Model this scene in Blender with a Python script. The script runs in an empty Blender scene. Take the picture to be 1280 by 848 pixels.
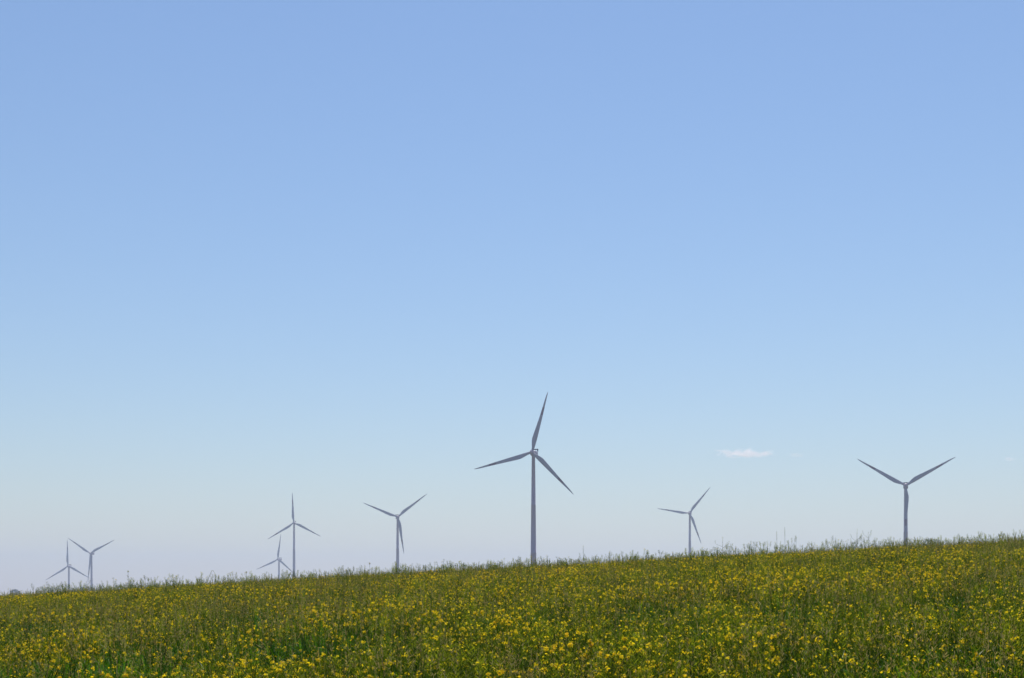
import bpy, math, random
import numpy as np
from mathutils import Vector, Matrix

R = math.radians
random.seed(11)
rng = np.random.default_rng(7)
S = bpy.context.scene
COL = S.collection

# ------------------------------------------------------------------ camera
F = 1280 * 50.0 / 36.0          # focal length in photo pixels
HORIZON = 742.0                 # photo row of the true horizon
EYE = 2.0
cam_d = bpy.data.cameras.new('camera')
cam_d.lens = 50.0
cam_d.sensor_width = 36.0
cam_d.shift_y = (HORIZON - 424.0) / 1280.0
cam_d.clip_start = 0.1
cam_d.clip_end = 60000
cam = bpy.data.objects.new('camera', cam_d)
COL.objects.link(cam)
cam.location = (0, 0, EYE)
cam.rotation_euler = (R(90), 0, 0)
S.camera = cam

# ------------------------------------------------------------------ sky, sun, exposure
SUN_EL, SUN_AZ = 60.0, 9.0     # azimuth clockwise from the view direction
w = bpy.data.worlds.new('World')
S.world = w
w.use_nodes = True
nt = w.node_tree
sky = nt.nodes.new('ShaderNodeTexSky')
sky.sky_type = 'NISHITA'
sky.sun_disc = False
sky.sun_elevation = R(SUN_EL)
sky.sun_rotation = R(SUN_AZ)
sky.altitude = 0
sky.air_density = 1.4
sky.dust_density = 0.15
sky.ozone_density = 6.5
bg = nt.nodes['Background']
bg.inputs['Strength'].default_value = 0.089
wb = nt.nodes.new('ShaderNodeMixRGB')      # slight white balance of the daylight
wb.blend_type = 'MULTIPLY'
wb.inputs[0].default_value = 1.0
wb.inputs[2].default_value = (1.0, 0.965, 1.01, 1)
nt.links.new(sky.outputs[0], wb.inputs[1])
nt.links.new(wb.outputs[0], bg.inputs['Color'])

sun_d = bpy.data.lights.new('sun', 'SUN')
sun_d.energy = 5.0
sun_d.angle = R(0.5)
sun_d.color = (1.0, 0.94, 0.82)
sun = bpy.data.objects.new('sun', sun_d)
COL.objects.link(sun)
sd = Vector((math.sin(R(SUN_AZ)) * math.cos(R(SUN_EL)), math.cos(R(SUN_AZ)) * math.cos(R(SUN_EL)), math.sin(R(SUN_EL))))
sun.rotation_euler = (-sd).to_track_quat('-Z', 'Y').to_euler()
sun.location = (0, 0, 50)

S.view_settings.view_transform = 'Standard'
S.view_settings.look = 'None'
S.view_settings.exposure = 0.22
S.view_settings.gamma = 1.0
S.view_settings.use_curve_mapping = False
S.render.engine = 'CYCLES'
S.cycles.max_bounces = 8
S.cycles.diffuse_bounces = 2
S.cycles.transmission_bounces = 6
S.cycles.volume_bounces = 3
S.cycles.use_denoising = True
S.cycles.denoising_prefilter = 'ACCURATE'
S.cycles.use_adaptive_sampling = False
S.render.filter_size = 1.0

# ------------------------------------------------------------------ helpers
class MB:
    """collects faces of one mesh"""
    def __init__(self):
        self.v, self.f, self.m = [], [], []

    def add(self, vs, fs, mat=0):
        b = len(self.v)
        self.v += [tuple(p) for p in vs]
        for f in fs:
            self.f.append(tuple(b + i for i in f))
            self.m.append(mat)

    def tube(self, pts, rad, n=3, mat=0, cap=False):
        pts = [Vector(p) for p in pts]
        vs = []
        for i, p in enumerate(pts):
            d = (pts[min(i + 1, len(pts) - 1)] - pts[max(i - 1, 0)]).normalized()
            a = d.orthogonal().normalized()
            b = d.cross(a)
            for k in range(n):
                t = 2 * math.pi * k / n
                vs.append(p + (a * math.cos(t) + b * math.sin(t)) * rad[i])
        fs = []
        for i in range(len(pts) - 1):
            for k in range(n):
                k2 = (k + 1) % n
                fs.append((i * n + k, i * n + k2, (i + 1) * n + k2, (i + 1) * n + k))
        if cap:
            fs.append(tuple(range(n))[::-1])
            fs.append(tuple((len(pts) - 1) * n + k for k in range(n)))
        self.add(vs, fs, mat)

    def ribbon(self, pts, wid, side, mat=0):
        vs = []
        for p, h in zip(pts, wid):
            p = Vector(p)
            vs += [p - side * h, p + side * h]
        self.add(vs, [(2 * i, 2 * i + 1, 2 * i + 3, 2 * i + 2) for i in range(len(pts) - 1)], mat)

    def lathe(self, prof, n=32, mat=0):
        """prof: (radius, z) from bottom to top, capped"""
        vs = [(r * math.cos(2 * math.pi * k / n), r * math.sin(2 * math.pi * k / n), z) for r, z in prof for k in range(n)]
        fs = []
        for i in range(len(prof) - 1):
            for k in range(n):
                k2 = (k + 1) % n
                fs.append((i * n + k, i * n + k2, (i + 1) * n + k2, (i + 1) * n + k))
        fs.append(tuple(range(n))[::-1])
        fs.append(tuple((len(prof) - 1) * n + k for k in range(n)))
        self.add(vs, fs, mat)

    def box(self, c, s, mat=0):
        x, y, z = c
        a, b, d = s[0] / 2, s[1] / 2, s[2] / 2
        vs = [(x + i * a, y + j * b, z + k * d) for k in (-1, 1) for j in (-1, 1) for i in (-1, 1)]
        self.add(vs, [(0, 2, 3, 1), (4, 5, 7, 6), (0, 1, 5, 4), (2, 6, 7, 3), (0, 4, 6, 2), (1, 3, 7, 5)], mat)

    def mesh(self, name, mats, smooth=False):
        me = bpy.data.meshes.new(name)
        me.from_pydata(self.v, [], self.f)
        for m in mats:
            me.materials.append(m)
        me.polygons.foreach_set('material_index', self.m)
        if smooth:
            me.polygons.foreach_set('use_smooth', [True] * len(self.f))
        me.update()
        return me


def link(name, me, parent=None):
    o = bpy.data.objects.new(name, me)
    COL.objects.link(o)
    if parent is not None:
        o.parent = parent
    return o


def tag(o, label=None, cat=None, group=None, kind=None):
    for k, v in (('label', label), ('category', cat), ('group', group), ('kind', kind)):
        if v:
            o[k] = v
    return o


def mat(name):
    m = bpy.data.materials.new(name)
    m.use_nodes = True
    return m, m.node_tree, m.node_tree.nodes, m.node_tree.links


def vnoise(x, y, scale, seed):
    """smooth value noise 0..1 on numpy arrays"""
    g = np.random.default_rng(seed).random((97, 97))
    u, v = np.asarray(x) / scale + 1000.0, np.asarray(y) / scale + 1000.0
    i, j = np.floor(u).astype(int), np.floor(v).astype(int)
    fu, fv = u - i, v - j
    fu, fv = fu * fu * (3 - 2 * fu), fv * fv * (3 - 2 * fv)
    a, b = g[i % 97, j % 97], g[(i + 1) % 97, j % 97]
    c, d = g[i % 97, (j + 1) % 97], g[(i + 1) % 97, (j + 1) % 97]
    return (a * (1 - fu) + b * fu) * (1 - fv) + (c * (1 - fu) + d * fu) * fv


def sstep(a, b, x):
    t = np.clip((x - a) / (b - a), 0, 1)
    return t * t * (3 - 2 * t)

# ------------------------------------------------------------------ turbine list (photo pixels of hub, rotor radius, phase of one blade)
ROTOR = 41.0
TOWER_H = 95.0
TURB = [  # hub px x, y, radius px, phase deg, facing (deg left), label
    (665.0, 565.4, 77.3, 75.0, 16, 'largest wind turbine, with red banded blades, in the middle behind the field crest'),
    (1132.1, 607.0, 68.5, 29.5, 15.5, 'rightmost turbine, two blades raised in a V, one hanging over its tower'),
    (861.9, 641.6, 41.2, 51.0, 13, 'small turbine left of the little cloud, one blade pointing level to the left'),
    (497.4, 646.3, 46.8, 38.4, -10, 'turbine left of the largest one, one blade close beside its tower'),
    (367.2, 653.7, 38.2, 92.8, -3, 'slim turbine, one blade straight up, in front of a smaller turbine at its left'),
    (347.3, 699.4, 32.4, 83.0, 20, 'small low turbine left of a taller one, half sunk behind the crest'),
    (113.0, 691.8, 36.0, 27.0, 9, 'far left wind turbine with two blades raised in a V, the taller of its pair'),
    (84.9, 707.9, 33.5, 92.0, 5, 'leftmost and lowest wind turbine, one blade straight up, two blades low'),
]
SPOTS = []
for px, py, rp, ph, fa, lab in TURB:
    D = ROTOR * F / rp
    X = (px - 640) / F * D
    Z = EYE + (HORIZON - py) / F * D
    SPOTS.append((X, D, Z))
TREE_D = 1400.0
TREE = ((18.5 - 640) / F * TREE_D, TREE_D, EYE - 11.0)
CTRL = np.array([(x, y, z - TOWER_H) for x, y, z in SPOTS] + [TREE, (-1500, 4000, -50), (1500, 4000, -25), (0, 4800, -40), (3000, 800, -10), (-3000, 800, -60), (0, -3000, -20)])


def ground_z(x, y):
    x, y = np.asarray(x, float), np.asarray(y, float)
    r = np.hypot(x, y)
    xl = 140 * np.tanh(x / 140)
    yp = np.maximum(y, -40)
    f = 0.0545 * xl + 0.0551 * yp - 0.00033 * yp * yp
    f = f + (vnoise(x, y, 9, 1) - 0.5) * 0.10 + (vnoise(x, y, 23, 2) - 0.5) * 0.06
    num, den = 0, 0
    for cx, cy, cz in CTRL:
        wgt = 1.0 / ((x - cx) ** 2 + (y - cy) ** 2 + 4.0) ** 1.6
        num, den = num + wgt * cz, den + wgt
    t = sstep(110, 420, r)
    return f * (1 - t) + num / den * t

# ------------------------------------------------------------------ ground: one sheet out to the horizon
def foliage_mat(name, col, col2, trans=0.35, rough=0.45, spec=0.35, skew=1.0):
    m, t, N, L = mat(name)
    for n in list(N):
        N.remove(n)
    out = N.new('ShaderNodeOutputMaterial')
    info = N.new('ShaderNodeObjectInfo')
    geo = N.new('ShaderNodeTexNoise')
    tc = N.new('ShaderNodeTexCoord')
    geo.inputs['Scale'].default_value = 14
    L.new(tc.outputs['Object'], geo.inputs['Vector'])
    addn = N.new('ShaderNodeMath')
    addn.operation = 'MULTIPLY_ADD'
    L.new(geo.outputs[0], addn.inputs[0])
    addn.inputs[1].default_value = 0.5
    L.new(info.outputs['Random'], addn.inputs[2])
    sc = N.new('ShaderNodeMath')
    sc.operation = 'MULTIPLY'
    L.new(addn.outputs[0], sc.inputs[0])
    sc.inputs[1].default_value = 0.67
    pw = N.new('ShaderNodeMath')
    pw.operation = 'POWER'
    L.new(sc.outputs[0], pw.inputs[0])
    pw.inputs[1].default_value = skew
    mx = N.new('ShaderNodeMixRGB')
    mx.inputs[1].default_value = (*col, 1)
    mx.inputs[2].default_value = (*col2, 1)
    L.new(pw.outputs[0], mx.inputs[0])
    bs = N.new('ShaderNodeBsdfPrincipled')
    bs.inputs['Roughness'].default_value = rough
    bs.inputs['Specular IOR Level'].default_value = spec
    L.new(mx.outputs[0], bs.inputs['Base Color'])
    tr = N.new('ShaderNodeBsdfTranslucent')
    L.new(mx.outputs[0], tr.inputs['Color'])
    ms = N.new('ShaderNodeMixShader')
    ms.inputs[0].default_value = trans
    L.new(bs.outputs[0], ms.inputs[1])
    L.new(tr.outputs[0], ms.inputs[2])
    L.new(ms.outputs[0], out.inputs['Surface'])
    return m


M_ground, t, N, L = mat('field_soil')
bs = N['Principled BSDF']
tc = N.new('ShaderNodeTexCoord')
n1 = N.new('ShaderNodeTexNoise')
n1.inputs['Scale'].default_value = 2.5
n1.inputs['Detail'].default_value = 8
L.new(tc.outputs['Object'], n1.inputs['Vector'])
rp = N.new('ShaderNodeValToRGB')
rp.color_ramp.elements[0].position = 0.35
rp.color_ramp.elements[0].color = (0.035, 0.05, 0.008, 1)
rp.color_ramp.elements[1].position = 0.68
rp.color_ramp.elements[1].color = (0.10, 0.09, 0.02, 1)
L.new(n1.outputs[0], rp.inputs[0])
L.new(rp.outputs[0], bs.inputs['Base Color'])
bs.inputs['Roughness'].default_value = 0.9
bs.inputs['Specular IOR Level'].default_value = 0.1

GR = 5200.0
NA, NR = 360, 190
rad = 0.6 * (GR / 0.6) ** (np.arange(NR) / (NR - 1))
ang = 2 * np.pi * np.arange(NA) / NA
gx = np.concatenate([[0], (rad[:, None] * np.sin(ang)[None]).ravel()])
gy = np.concatenate([[0], (rad[:, None] * np.cos(ang)[None]).ravel()])
gz = ground_z(gx, gy)
fs = [(0, 1 + (k + 1) % NA, 1 + k) for k in range(NA)]
for i in range(NR - 1):
    for k in range(NA):
        k2 = (k + 1) % NA
        fs.append((1 + i * NA + k, 1 + i * NA + k2, 1 + (i + 1) * NA + k2, 1 + (i + 1) * NA + k))
me = bpy.data.meshes.new('ground')
me.from_pydata(np.stack([gx, gy, gz], 1).tolist(), [], fs)
me.materials.append(M_ground)
me.polygons.foreach_set('use_smooth', [True] * len(fs))
ground = tag(link('ground', me), 'rolling farmland rising to a crest on the right, covered by the crop', None, None, 'structure')

# ------------------------------------------------------------------ haze and clouds
m_haze, t, N, L = mat('haze_air')
for n in list(N):
    if n.type == 'BSDF_PRINCIPLED':
        N.remove(n)
pv = N.new('ShaderNodeVolumePrincipled')
pv.inputs['Color'].default_value = (0.60, 0.705, 0.96, 1)
pv.inputs['Density'].default_value = 0.00024
pv.inputs['Anisotropy'].default_value = 0.2
L.new(pv.outputs[0], N['Material Output'].inputs['Volume'])
b = MB()
zlo, zhi = float(gz.min()) - 1.0, max(z for _, _, z in SPOTS) + ROTOR + 3
b.box((0, 0, (zlo + zhi) / 2), (2 * GR + 200, 2 * GR + 200, zhi - zlo))
haze = tag(link('haze', b.mesh('haze', [m_haze])), 'thin pale summer haze over the farmland', None, None, 'stuff')


def cloud(px, py, wpx, hpx, dens, seed, label):
    D = 12000.0
    c = Vector(((px - 640) / F * D, D, EYE + (HORIZON - py) / F * D))
    sx, sz = wpx / F * D / 2, hpx / F * D / 2
    sy = sx * 0.6
    m, t, N, L = mat('cloud_vapour')
    for n in list(N):
        if n.type == 'BSDF_PRINCIPLED':
            N.remove(n)
    tc = N.new('ShaderNodeTexCoord')
    ln = N.new('ShaderNodeVectorMath')
    ln.operation = 'LENGTH'
    L.new(tc.outputs['Object'], ln.inputs[0])
    mp = N.new('ShaderNodeMapping')
    mp.inputs['Location'].default_value = (seed * 3.1, seed * 1.7, 0)
    mp.inputs['Scale'].default_value = (5.5, 2.0, 1.8)
    L.new(tc.outputs['Object'], mp.inputs['Vector'])
    nz = N.new('ShaderNodeTexNoise')
    nz.inputs['Scale'].default_value = 1.0
    nz.inputs['Detail'].default_value = 4
    L.new(mp.outputs[0], nz.inputs['Vector'])
    fall = N.new('ShaderNodeMapRange')
    fall.inputs['From Min'].default_value = 1.0
    fall.inputs['From Max'].default_value = 0.25
    fall.inputs['To Min'].default_value = -0.62
    fall.inputs['To Max'].default_value = 0.30
    L.new(ln.outputs['Value'], fall.inputs['Value'])
    ad = N.new('ShaderNodeMath')
    ad.operation = 'ADD'
    ctr = N.new('ShaderNodeMath')
    ctr.operation = 'MULTIPLY_ADD'
    L.new(nz.outputs[0], ctr.inputs[0])
    ctr.inputs[1].default_value = 1.9
    ctr.inputs[2].default_value = -0.45
    L.new(ctr.outputs[0], ad.inputs[0])
    L.new(fall.outputs[0], ad.inputs[1])
    mr = N.new('ShaderNodeMapRange')
    mr.inputs['From Min'].default_value = 0.34
    mr.inputs['From Max'].default_value = 0.80
    mr.inputs['To Min'].default_value = 0.0
    mr.inputs['To Max'].default_value = dens
    L.new(ad.outputs[0], mr.inputs['Value'])
    pv = N.new('ShaderNodeVolumePrincipled')
    pv.inputs['Color'].default_value = (1, 0.97, 0.97, 1)
    pv.inputs['Anisotropy'].default_value = 0.55
    L.new(mr.outputs[0], pv.inputs['Density'])
    L.new(pv.outputs[0], N['Material Output'].inputs['Volume'])
    b = MB()
    b.lathe([(max(0.02, math.cos(a)), math.sin(a)) for a in np.linspace(-math.pi / 2, math.pi / 2, 14)], 24)
    o = link('cloud', b.mesh('cloud', [m], True))
    o.location = c
    o.scale = (sx, sy, sz)
    return tag(o, label, None, None, 'stuff')


cloud(931, 567, 116, 16, 0.0085, 1, 'small flat pale cloud low in the sky at the right')
cloud(995, 569, 38, 10, 0.004, 5, 'faint wisp of cloud just right of the small flat cloud')
cloud(1262, 574, 24, 9, 0.010, 9, 'tiny faint cloud at the right edge of the sky')

# ------------------------------------------------------------------ wind turbines
def paint(name, col, rough=0.45):
    m, t, N, L = mat(name)
    bs = N['Principled BSDF']
    tc = N.new('ShaderNodeTexCoord')
    mp = N.new('ShaderNodeMapping')
    mp.inputs['Scale'].default_value = (1, 1, 0.08)
    L.new(tc.outputs['Object'], mp.inputs['Vector'])
    n1 = N.new('ShaderNodeTexNoise')
    n1.inputs['Scale'].default_value = 1.2
    n1.inputs['Detail'].default_value = 6
    L.new(mp.outputs[0], n1.inputs['Vector'])
    rp = N.new('ShaderNodeValToRGB')
    rp.color_ramp.elements[0].position = 0.3
    rp.color_ramp.elements[0].color = (col[0] * 0.85, col[1] * 0.85, col[2] * 0.85, 1)
    rp.color_ramp.elements[1].position = 0.7
    rp.color_ramp.elements[1].color = (*col, 1)
    L.new(n1.outputs[0], rp.inputs[0])
    L.new(rp.outputs[0], bs.inputs['Base Color'])
    bs.inputs['Roughness'].default_value = rough
    return m


M_tower = paint('tower_paint', (0.39, 0.265, 0.335))
M_blade = paint('blade_paint', (0.27, 0.225, 0.285), 0.4)
M_red = paint('red_band_paint', (0.11, 0.004, 0.008))
M_dark = paint('dark_metal', (0.012, 0.012, 0.018), 0.9)

# tower
b = MB()
b.lathe([(2.1, -2.0), (2.1, 0), (2.02, 10), (1.86, 28.0), (1.9, 28.05), (1.9, 28.3), (1.84, 28.35), (1.5, 60), (1.54, 60.05), (1.54, 60.3), (1.48, 60.35), (1.12, TOWER_H - 2.35), (1.3, TOWER_H - 2.3), (1.3, TOWER_H - 1.9)], 40)
ME_tower = b.mesh('tower', [M_tower], True)
# nacelle: rounded box along y, hub axis at z = 0
b = MB()
secs = [(-2.3, 0.75), (-2.1, 0.92), (-1.2, 1.0), (4.6, 1.0), (5.8, 0.93), (6.1, 0.8)]
n = 24
vs = []
for y, s in secs:
    for k in range(n):
        a = 2 * math.pi * k / n
        cx, cz = math.cos(a), math.sin(a)
        e = 0.35
        vs.append((1.75 * s * math.copysign(abs(cx) ** e, cx), y, -0.35 + 1.65 * s * math.copysign(abs(cz) ** e, cz)))
fs = []
for i in range(len(secs) - 1):
    for k in range(n):
        k2 = (k + 1) % n
        fs.append((i * n + k, i * n + k2, (i + 1) * n + k2, (i + 1) * n + k))
fs += [tuple(range(n)), tuple((len(secs) - 1) * n + k for k in range(n))[::-1]]
b.add(vs, fs)
ME_nacelle = b.mesh('nacelle', [M_tower], True)
# cooler frame standing on the nacelle roof
b = MB()
b.box((0, 5.0, 2.6), (3.9, 0.9, 0.7))
for s in (-1, 1):
    b.box((s * 1.6, 5.0, 1.75), (0.62, 0.84, 1.0))
ME_cooler = b.mesh('roof_cooler', [M_dark])
# hub: spinner pointing along -y
b = MB()
b.lathe([(1.15, -1.0), (1.5, -0.85), (1.55, 0.3), (1.45, 0.9), (1.15, 1.5), (0.7, 1.9), (0.2, 2.05)], 28)
b.v = [(x, -z, y) for x, y, z in b.v]
ME_hub = b.mesh('hub', [M_tower], True)


# blade along +z, leading edge +x, trailing edge -x
def airfoil(n=22):
    pts = []
    for k in range(n):
        a = 2 * math.pi * k / n
        x = 0.5 * (1 + math.cos(a))              # 0 = leading, 1 = trailing
        yt = 0.6 * (0.2969 * math.sqrt(max(x, 0)) - 0.126 * x - 0.3516 * x * x + 0.2843 * x ** 3 - 0.1015 * x ** 4) / 0.2
        pts.append((x, yt if a <= math.pi else -yt))
    return pts


b = MB()
AF = airfoil()
st = [0.02, 0.05, 0.085, 0.13, 0.18, 0.22, 0.28, 0.36, 0.45, 0.55, 0.618, 0.62, 0.68, 0.745, 0.747, 0.82, 0.90, 0.96, 0.985, 1.0]
vs = []
for s in st:
    ch = float(np.interp(s, [0, .05, .09, .14, .2, .24, .4, .6, .8, .94, 1.0], [1.7, 1.7, 2.0, 2.75, 3.3, 3.3, 2.65, 1.9, 1.25, .8, .2]))
    th = float(np.interp(s, [0, .05, .14, .24, .5, 1.0], [1.0, 1.0, .55, .3, .2, .16]))
    lead = float(np.interp(s, [0, .05, .14, .24, .6, 1.0], [.85, .85, .95, .95, .62, .10]))
    rnd = float(np.interp(s, [0, .05, .16], [1, 1, 0]))
    tw = R(float(np.interp(s, [0, .2, .5, 1.0], [16, 13, 5, -1])))
    pre = -1.6 * s * s
    for k, (ax, ay) in enumerate(AF):
        a = 2 * math.pi * k / len(AF)
        x = lead - ch * ((1 - rnd) * ax + rnd * 0.5 * (1 + math.cos(a)))
        y = ch * th * ((1 - rnd) * ay * 0.85 + rnd * 0.5 * math.sin(a))
        vs.append((x * math.cos(tw) - y * math.sin(tw), x * math.sin(tw) + y * math.cos(tw) + pre, s * ROTOR))
n = len(AF)
for i in range(len(st) - 1):
    b.add([], [], 0)
    for k in range(n):
        k2 = (k + 1) % n
        b.f.append((i * n + k, i * n + k2, (i + 1) * n + k2, (i + 1) * n + k))
        b.m.append(1 if 0.62 <= st[i] and st[i + 1] <= 0.7451 else 0)
b.v = vs
b.f.append(tuple(range(n))[::-1]); b.m.append(0)
b.f.append(tuple((len(st) - 1) * n + k for k in range(n))); b.m.append(0)
ME_blade = b.mesh('blade', [M_blade, M_red], True)

for (px, py, rp_, ph, fa, lab), (X, Y, Z) in zip(TURB, SPOTS):
    root = bpy.data.objects.new('wind_turbine', None)
    COL.objects.link(root)
    root.empty_display_size = 5
    yaw = Matrix.Rotation(R(-fa), 4, 'Z')
    # the hub sits 3.6 m in front of the tower axis
    off = yaw @ Vector((0, -3.6, 0))
    root.location = (X - off.x, Y - off.y, Z - TOWER_H)
    root.rotation_euler = (0, 0, R(-fa))
    tag(root, lab, 'wind turbine', 'wind turbines behind the field crest')
    link('tower', ME_tower, root)
    tilt = Matrix.Translation((0, 0, TOWER_H)) @ Matrix.Rotation(R(-4), 4, 'X')
    na = link('nacelle', ME_nacelle, root)
    na.location = (0, 0, TOWER_H)
    co = link('roof_cooler', ME_cooler, na)
    hm = Matrix.Translation((0, -3.6, TOWER_H)) @ Matrix.Rotation(R(-4), 4, 'X')
    hu = link('hub', ME_hub, root)
    hu.matrix_basis = hm
    for k in range(3):
        bl = link('blade', ME_blade, root)
        bl.matrix_basis = hm @ Matrix.Rotation(R(90 - ph - 120 * k), 4, 'Y')

# ------------------------------------------------------------------ far tree whose crown shows over the left end of the field
M_bark, t, N, L = mat('bark')
N['Principled BSDF'].inputs['Base Color'].default_value = (0.09, 0.065, 0.045, 1)
N['Principled BSDF'].inputs['Roughness'].default_value = 0.9
M_crown = foliage_mat('tree_leaves', (0.045, 0.06, 0.025), (0.07, 0.085, 0.035), 0.25)
tz = float(ground_z(TREE[0], TREE[1]))
top = EYE + (HORIZON - 735.6) / F * TREE_D
th = top - tz
root = bpy.data.objects.new('round_tree', None)
COL.objects.link(root)
root.location = (TREE[0], TREE[1], tz)
tag(root, 'far dark tree whose rounded crown just shows over the left end of the field', 'tree')
b = MB()
b.tube([(0, 0, -0.5), (0.1, 0, th * .2), (0, .1, th * .45), (0.1, 0, th * .8)], [.45, .36, .26, .08], 8, 0, True)
for k in range(9):
    a = k * 2.4
    z0 = th * (.25 + .05 * k)
    b.tube([(0, 0, z0), (math.cos(a) * 2.2, math.sin(a) * 2.2, z0 + 1.6), (math.cos(a) * 4.2, math.sin(a) * 4.2, z0 + 2.6)], [.16, .1, .03], 5)
link('trunk', b.mesh('trunk', [M_bark], True), root)
b = MB()
rc = random.Random(5)
for k in range(46):
    u = rc.uniform(-1, 1); a = rc.uniform(0, 6.283); q = rc.uniform(.45, 1) ** .5
    c = Vector((math.cos(a) * math.sqrt(1 - u * u) * 5.0 * q, math.sin(a) * math.sqrt(1 - u * u) * 5.0 * q, th * .62 + u * th * .29 * q))
    for j in range(110):
        p = c + Vector((rc.gauss(0, .75), rc.gauss(0, .75), rc.gauss(0, .5)))
        p.z = min(p.z, th)
        d1 = Vector((rc.gauss(0, 1), rc.gauss(0, 1), rc.gauss(0, 1))).normalized()
        d2 = d1.orthogonal().normalized()
        s = rc.uniform(.16, .3)
        b.add([p - d1 * s, p + d2 * s * .6, p + d1 * s, p - d2 * s * .6], [(0, 1, 2, 3)])
link('crown', b.mesh('crown', [M_crown]), root)

# ------------------------------------------------------------------ crop
M_stem = foliage_mat('rape_stem', (0.018, 0.055, 0.001), (0.21, 0.27, 0.006), 0.2, .5, .05, 1.8)
M_leaf = foliage_mat('rape_leaf', (0.006, 0.042, 0.001), (0.13, 0.34, 0.004), 0.45, .5, .06, 1.8)
M_pod = foliage_mat('rape_pod', (0.025, 0.065, 0.001), (0.50, 0.54, 0.02), 0.4, .5, .05, 2.0)
M_petal = foliage_mat('rape_petal', (0.90, 0.60, 0.004), (0.93, 0.74, 0.02), 0.5, 0.6, 0.1)
M_dry = foliage_mat('dry_stem', (0.34, 0.25, 0.06), (0.58, 0.46, 0.18), 0.3, .6, .1)
M_grass = foliage_mat('grass_blade', (0.006, 0.042, 0.001), (0.17, 0.42, 0.006), 0.45, 0.4, 0.12, 1.8)
M_old = foliage_mat('faded_petal', (0.58, 0.38, 0.01), (0.68, 0.54, 0.10), 0.45, .5, .1)
PLANT_MATS = [M_stem, M_leaf, M_pod, M_petal, M_dry, M_grass, M_old]


def rvec(r):
    return Vector((r.gauss(0, 1), r.gauss(0, 1), r.gauss(0, 1))).normalized()


def flower(b, p, up, r, s, m):
    a0 = r.uniform(0, 1.57)
    a = up.orthogonal().normalized()
    c = up.cross(a)
    for k in range(4):
        t = a0 + k * 1.5708
        d = a * math.cos(t) + c * math.sin(t)
        e = up.cross(d)
        tip = p + d * s + up * s * r.uniform(-.1, .35)
        mid = p + d * s * .6 + up * s * .2
        b.add([p, mid + e * s * .5, tip, mid - e * s * .5], [(0, 1, 2, 3)], m)


def raceme(b, base, d, ln, r, nf, pods=True, dry=False):
    """seed pods along the stalk, flowers (nf) at its tip"""
    tip = base + d * ln
    b.tube([base, (base + tip) / 2 + rvec(r) * ln * .03, tip], [.0022, .0018, .0012], 3, 4 if dry else 0)
    if pods:
        k = 0
        t = 0.08
        while t < 0.88:
            a = k * 2.399 + r.uniform(-.4, .4)
            o = d.orthogonal().normalized()
            q = o * math.cos(a) + d.cross(o) * math.sin(a)
            pd = (q * .75 + d * .65).normalized()
            p0 = base + d * ln * t
            L_ = r.uniform(.035, .06)
            side = pd.cross(rvec(r)).normalized()
            b.ribbon([p0, p0 + pd * .012, p0 + pd * L_ * .7, p0 + pd * L_], [.0008, .0026, .0026, .0005], side, 4 if dry else 2)
            t += .075
            k += 1
    for i in range(nf):
        up = (d * .9 + rvec(r) * .9).normalized()
        p = tip + up * r.uniform(.006, .026) - d * r.uniform(0, .02)
        flower(b, p, (up + rvec(r) * .3).normalized(), r, r.uniform(.0072, .0108), 3 if r.random() < .93 else 6)
    if nf == 0 and not dry:
        for i in range(4):
            flower(b, tip + rvec(r) * .008, (d + rvec(r) * .5).normalized(), r, .004, 2)


def rape_plant(seed, H, nb, flowers, leaves=7, dry=False):
    r = random.Random(seed)
    b = MB()
    lean = Vector((r.uniform(-.12, .12), r.uniform(-.12, .12), 1)).normalized()
    bend = Vector((r.uniform(-.05, .05), r.uniform(-.05, .05), 0))
    stem = lambda t: lean * H * t + bend * math.sin(t * 3.1)
    ms = 4 if dry else 0
    b.tube([stem(t) for t in (-.04, .3, .6, .85)], [.006, .005, .004, .0025], 4, ms)
    raceme(b, stem(.85), (lean + rvec(r) * .15).normalized(), H * .25, r, flowers(r), True, dry)
    for k in range(nb):
        t = r.uniform(.3, .8)
        a = k * 2.4 + r.uniform(-.5, .5)
        o = Vector((math.cos(a), math.sin(a), 0))
        p0 = stem(t)
        end_z = H * r.uniform(.78, 1.0)
        sp = r.uniform(.06, .2)
        L_ = max(.08, end_z - p0.z - H * .15)
        p1 = p0 + o * sp * .6 + Vector((0, 0, L_ * .5))
        p2 = p0 + o * sp + Vector((0, 0, L_))
        b.tube([p0, p1, p2], [.003, .0025, .002], 3, ms)
        d = (Vector((0, 0, 1)) + o * r.uniform(0, .35) + rvec(r) * .12).normalized()
        raceme(b, p2, d, r.uniform(.10, .20), r, flowers(r), True, dry)
    for k in range(leaves):
        t = r.uniform(.06, .7)
        a = r.uniform(0, 6.283)
        o = Vector((math.cos(a), math.sin(a), r.uniform(-.1, .7))).normalized()
        L_ = r.uniform(.07, .17) * (1.25 - t)
        p0 = stem(t)
        side = o.cross(Vector((0, 0, 1))).normalized()
        dn = Vector((0, 0, -1))
        b.ribbon([p0, p0 + o * L_ * .4, p0 + o * L_ * .8 + dn * L_ * .1, p0 + o * L_ + dn * L_ * .22],
                 [.004, L_ * .17, L_ * .13, .002], side, 4 if dry and r.random() < .6 else 1)
    return b


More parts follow.
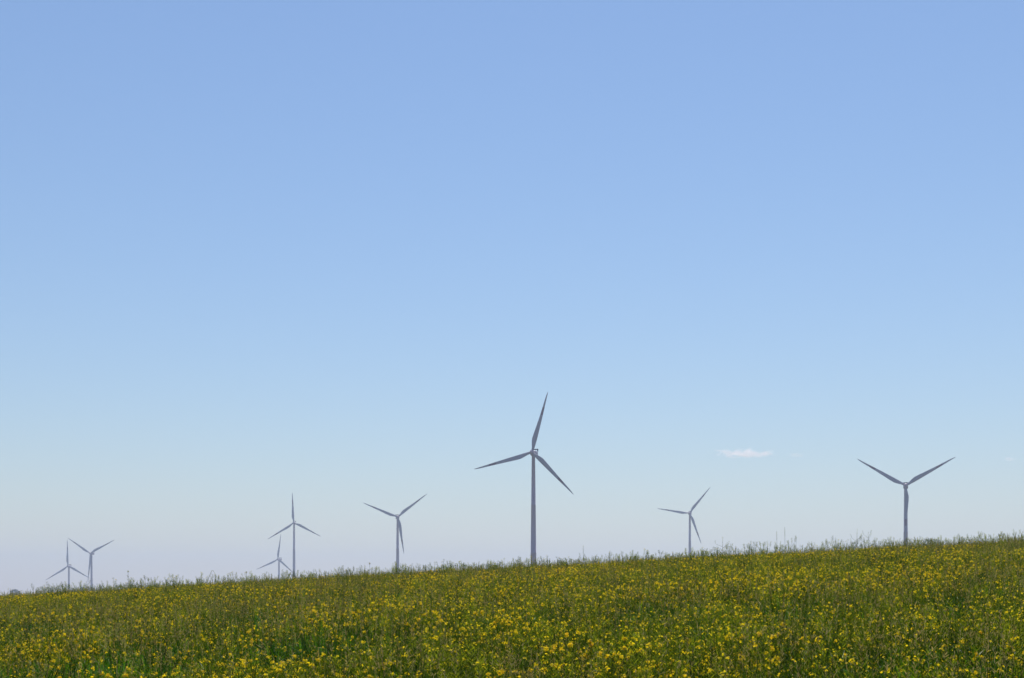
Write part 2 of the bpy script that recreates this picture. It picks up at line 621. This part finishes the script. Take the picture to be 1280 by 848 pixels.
def grass_tuft(seed, H, nbl, seedheads=0, spread=.06):
    r = random.Random(seed)
    b = MB()
    for k in range(nbl):
        a = r.uniform(0, 6.283)
        o = Vector((math.cos(a), math.sin(a), 0))
        p0 = Vector((r.gauss(0, spread), r.gauss(0, spread), -.02))
        h = H * r.uniform(.6, 1.05)
        ln = r.uniform(.05, .35) * h
        side = Vector((-o.y, o.x, 0)) * 1.0
        side = (side + o * r.uniform(-.8, .8)).normalized()
        wd = r.uniform(.0025, .005)
        droop = r.uniform(0, .18) * h
        b.ribbon([p0, p0 + o * ln * .25 + Vector((0, 0, h * .5)), p0 + o * ln * .65 + Vector((0, 0, h * .88)), p0 + o * ln * 1.2 + Vector((0, 0, h - droop))],
                 [wd, wd, wd * .7, .0006], side, 5 if r.random() < .93 else 4)
    for k in range(seedheads):
        a = r.uniform(0, 6.283)
        o = Vector((math.cos(a), math.sin(a), 0)) * r.uniform(.02, .14)
        h = H * r.uniform(1.05, 1.3)
        p = [Vector((0, 0, 0)), o * .4 + Vector((0, 0, h * .6)), o + Vector((0, 0, h))]
        b.tube(p, [.002, .0017, .001], 3, 5)
        for j in range(22):
            q = p[2] - Vector((0, 0, r.uniform(0, .12)))
            dd = (Vector((r.gauss(0, .5), r.gauss(0, .5), .9))).normalized()
            b.ribbon([q, q + dd * .012, q + dd * .024], [.0004, .0022, .0004], dd.cross(rvec(r)).normalized(), 4 if r.random() < .6 else 2)
    return b


def tall_stalk(seed, H, seedlings, spread=.16):
    """thin open stalk with a few ascending side twigs"""
    r = random.Random(seed)
    b = MB()
    ln = Vector((r.uniform(-.1, .1), r.uniform(-.1, .1), 1))
    b.tube([(0, 0, -.02), ln * H * .5, ln * H * .86], [.005, .004, .0025], 3, 0)
    raceme(b, ln * H * .86, ln.normalized(), H * .14, r, 2 if r.random() < .3 else 0)
    for k in range(seedlings):
        t = r.uniform(.5, .85)
        a = r.uniform(0, 6.283)
        o = Vector((math.cos(a), math.sin(a), 0))
        p0 = ln * H * t
        p1 = p0 + o * spread * r.uniform(.4, 1) + Vector((0, 0, H * r.uniform(.06, .14)))
        b.tube([p0, p1], [.0025, .0018], 3, 0)
        raceme(b, p1, (Vector((0, 0, 1)) + o * .3).normalized(), r.uniform(.08, .16), r, 0)
    return b


def proto_collection(name, builders):
    c = bpy.data.collections.new(name)
    for i, bd in enumerate(builders):
        o = bpy.data.objects.new('%s.%03d' % (name, i + 1), bd.mesh(name, PLANT_MATS))
        c.objects.link(o)
    return c


full = lambda r: r.randint(12, 24)
some = lambda r: r.choice([0, 0, 2, 3, 5, 8])
few = lambda r: r.choice([0, 0, 0, 1, 2, 3])
none = lambda r: 0
rape = []
for i in range(4):
    rape.append(rape_plant(100 + i, .82, 6, full))
for i in range(5):
    rape.append(rape_plant(200 + i, .80, 6, some))
for i in range(5):
    rape.append(rape_plant(300 + i, .80, 5, few))
for i in range(2):
    rape.append(rape_plant(400 + i, .74, 5, none, 5, True))
for i in range(5):
    rape.append(tall_stalk(500 + i, 1.15, 5))
grass = [grass_tuft(600 + i, .66, 26) for i in range(4)] + [grass_tuft(640 + i, .72, 18, 4) for i in range(3)]
C_rape = proto_collection('rapeseed_plant', rape)
C_grass = proto_collection('grass_tuft', grass)


def scatter(name, coll, x, y, idx, scl, tilt, label):
    n = len(x)
    me = bpy.data.meshes.new(name)
    me.vertices.add(n)
    me.vertices.foreach_set('co', np.stack([x, y, ground_z(x, y)], 1).astype(np.float32).ravel())
    a = me.attributes.new('pick', 'INT', 'POINT')
    a.data.foreach_set('value', idx.astype(np.int32))
    a = me.attributes.new('size', 'FLOAT', 'POINT')
    a.data.foreach_set('value', scl.astype(np.float32))
    a = me.attributes.new('turn', 'FLOAT_VECTOR', 'POINT')
    rot = np.stack([rng.normal(0, tilt, n), rng.normal(0, tilt, n), rng.uniform(0, 6.283, n)], 1)
    a.data.foreach_set('vector', rot.astype(np.float32).ravel())
    for m in PLANT_MATS:
        me.materials.append(m)
    o = link(name, me)
    g = bpy.data.node_groups.new(name, 'GeometryNodeTree')
    g.interface.new_socket('Geometry', in_out='INPUT', socket_type='NodeSocketGeometry')
    g.interface.new_socket('Geometry', in_out='OUTPUT', socket_type='NodeSocketGeometry')
    N, L = g.nodes, g.links
    gi, go = N.new('NodeGroupInput'), N.new('NodeGroupOutput')
    ci = N.new('GeometryNodeCollectionInfo')
    ci.inputs['Collection'].default_value = coll
    ci.inputs['Separate Children'].default_value = True
    ip = N.new('GeometryNodeInstanceOnPoints')
    ip.inputs['Pick Instance'].default_value = True

    def attr(nm, ty):
        q = N.new('GeometryNodeInputNamedAttribute')
        q.data_type = ty
        q.inputs['Name'].default_value = nm
        return next(s for s in q.outputs if s.enabled and s.name == 'Attribute')
    L.new(gi.outputs[0], ip.inputs['Points'])
    L.new(ci.outputs[0], ip.inputs['Instance'])
    L.new(attr('pick', 'INT'), ip.inputs['Instance Index'])
    L.new(attr('turn', 'FLOAT_VECTOR'), ip.inputs['Rotation'])
    L.new(attr('size', 'FLOAT'), ip.inputs['Scale'])
    L.new(ip.outputs[0], go.inputs[0])
    md = o.modifiers.new('scatter', 'NODES')
    md.node_group = g
    return tag(o, label, None, None, 'stuff')


def area(density, y0, y1, seed):
    r = np.random.default_rng(seed)
    hw = lambda y: 0.40 * y + 5.0
    wmax = hw(y1)
    n = int(density * (y1 - y0) * 2 * wmax)
    x, y = r.uniform(-wmax, wmax, n), r.uniform(y0, y1, n)
    k = np.abs(x) < hw(y)
    return x[k], y[k], r


# crop plants
x, y, r = area(34, 2.5, 88, 21)
n = len(x)
fl = 0.55 * vnoise(x, y, 1.3, 31) + 0.45 * vnoise(x, y, 4.5, 32)
u = r.random(n)
p_full = np.clip((fl - 0.58) * 1.4, 0.006, .32)
p_some = np.clip(0.26 + (fl - 0.40) * 1.0, 0.14, .55)
idx = np.where(u < p_full, r.integers(0, 4, n), np.where(u < p_full + p_some, 4 + r.integers(0, 5, n), 9 + r.integers(0, 5, n)))
idx = np.where(r.random(n) < 0.022, 14 + r.integers(0, 2, n), idx)
tall = r.random(n) < 0.12 * np.clip((vnoise(x, y, 2.2, 33) - .40) * 2.6, .25, 1) * sstep(30, 50, y) * sstep(-.345, -.32, x / y)
idx = np.where(tall, 16 + r.integers(0, 5, n), idx)
thin = 0.55 * vnoise(x, y, 1.1, 34) + 0.45 * vnoise(x, y, 3.7, 35)
keep = r.random(n) < np.clip(0.30 + (thin - 0.30) * 2.4, .15, 1)
scl = r.uniform(.82, 1.12, n) * (0.9 + 0.2 * vnoise(x, y, 2.2, 36))
scl = np.where(tall, r.uniform(.72, 1.08, n) + .22 * vnoise(x, y, 5, 37), scl)
scatter('rapeseed_crop', C_rape, x[keep], y[keep], idx[keep], scl[keep], .10, 'dense rapeseed crop with scattered yellow flowers and green seed pods covering the slope')
# grass among the crop
x, y, r = area(26, 2.5, 88, 22)
n = len(x)
thin = 0.55 * vnoise(x, y, 1.1, 34) + 0.45 * vnoise(x, y, 3.7, 35)
keep = r.random(n) < np.clip(1.25 - (thin - 0.25) * 1.6, .35, 1)
idx = np.where(r.random(n) < .72, r.integers(0, 4, n), 4 + r.integers(0, 3, n))
scl = r.uniform(.85, 1.2, n) * np.clip(1.28 - .5 * thin, .9, 1.2)
scatter('field_grass', C_grass, x[keep], y[keep], idx[keep], scl[keep], .12, 'long green grass growing thickly between the rapeseed plants')

# ------------------------------------------------------------------ tall single stalks against the sky
STALKS = [  # px x, px y of the top, distance, kind, label
    (981, 659, 57, 0, 'tallest thin straight stalk on the crest, below and right of the little cloud'),
    (971, 664, 58, 0, 'thin straight stalk close at the left of the tallest stalk on the crest'),
    (995, 669, 56, 0, 'shorter thin stalk at the right of the two tallest straight stalks on the crest'),
    (1071, 661, 57, 1, 'tall forked weed stalk on the crest left of the rightmost turbine'),
    (1085, 665, 58, 1, 'forked weed between the tallest forked stalk and the rightmost turbine'),
    (729, 682, 57, 0, 'lone thin stalk on the crest just right of the largest turbine'),
    (462, 703, 58, 2, 'round headed stalk left of the turbine whose blade hangs beside its tower'),
    (308, 714, 57, 2, 'round headed stalk left of the half sunk small turbine'),
    (265, 713, 57, 3, 'bent broken stalk shaped like an upside down V above the crest'),
    (160, 713, 57, 2, 'round headed stalk right of the far left pair of turbines'),
    (903, 671, 57, 1, 'bushy forked weed on the crest below the small cloud'),
]
for i, (px, py, D, kind, lab) in enumerate(STALKS):
    X = (px - 640) / F * D
    gz0 = float(ground_z(X, D))
    H = EYE + (HORIZON - py) / F * D - gz0
    rr = random.Random(900 + i)
    root = bpy.data.objects.new('weed_stalk', None)
    COL.objects.link(root)
    root.location = (X, D, gz0)
    root.empty_display_size = .2
    tag(root, lab, 'weed', 'tall weed stalks against the sky')
    b, hd = MB(), MB()
    if kind == 0:
        b.tube([(0, 0, -.03), (.01, 0, H * .5), (0, .01, H)], [.007, .006, .004], 4, 0)
        raceme(hd, Vector((0, 0, H * .8)), Vector((0, 0, 1)), H * .2, rr, 0)
    elif kind == 1:
        b.tube([(0, 0, -.03), (.01, 0, H * .5), (.01, .01, H * .9)], [.010, .009, .005], 4, 0)
        raceme(hd, Vector((.01, 0, H * .88)), Vector((0, 0, 1)), H * .12, rr, 0)
        for k in range(7):
            t = rr.uniform(.5, .85)
            s = (-1) ** k
            p1 = Vector((s * rr.uniform(.08, .26), rr.uniform(-.15, .15), H * (t + rr.uniform(.04, .12))))
            b.tube([(0.01, 0, H * t), p1], [.006, .004], 4, 0)
            h2 = MB()
            raceme(h2, p1, Vector((s * .3, 0, 1)).normalized(), .16, rr, 0)
            link('seed_head', h2.mesh('seed_head', PLANT_MATS), root)
    elif kind == 2:
        b.tube([(0, 0, -.03), (.02, 0, H * .5), (0, .01, H - .06)], [.009, .008, .005], 4, 0)
        for k in range(60):
            d = rvec(rr)
            p = Vector((0, .01, H - .05)) + d * .012
            hd.ribbon([p, p + d * .014, p + d * rr.uniform(.022, .034)], [.002, .004, .001], d.orthogonal().normalized(), 4 if k % 3 else 1)
    else:
        b.tube([(-.22, 0, -.03), (-.22, 0, H * .62), (-.12, 0, H * .82), (-.01, 0, H - .02), (.03, 0, H), (.10, 0, H * .93), (.16, 0, H * .86)], [.010, .010, .009, .008, .007, .006, .004], 4, 0)
        raceme(hd, Vector((.16, 0, H * .86)), Vector((.5, 0, -.8)).normalized(), .12, rr, 0)
    link('stem', b.mesh('stem', PLANT_MATS), root)
    link('seed_head', hd.mesh('seed_head', PLANT_MATS), root)
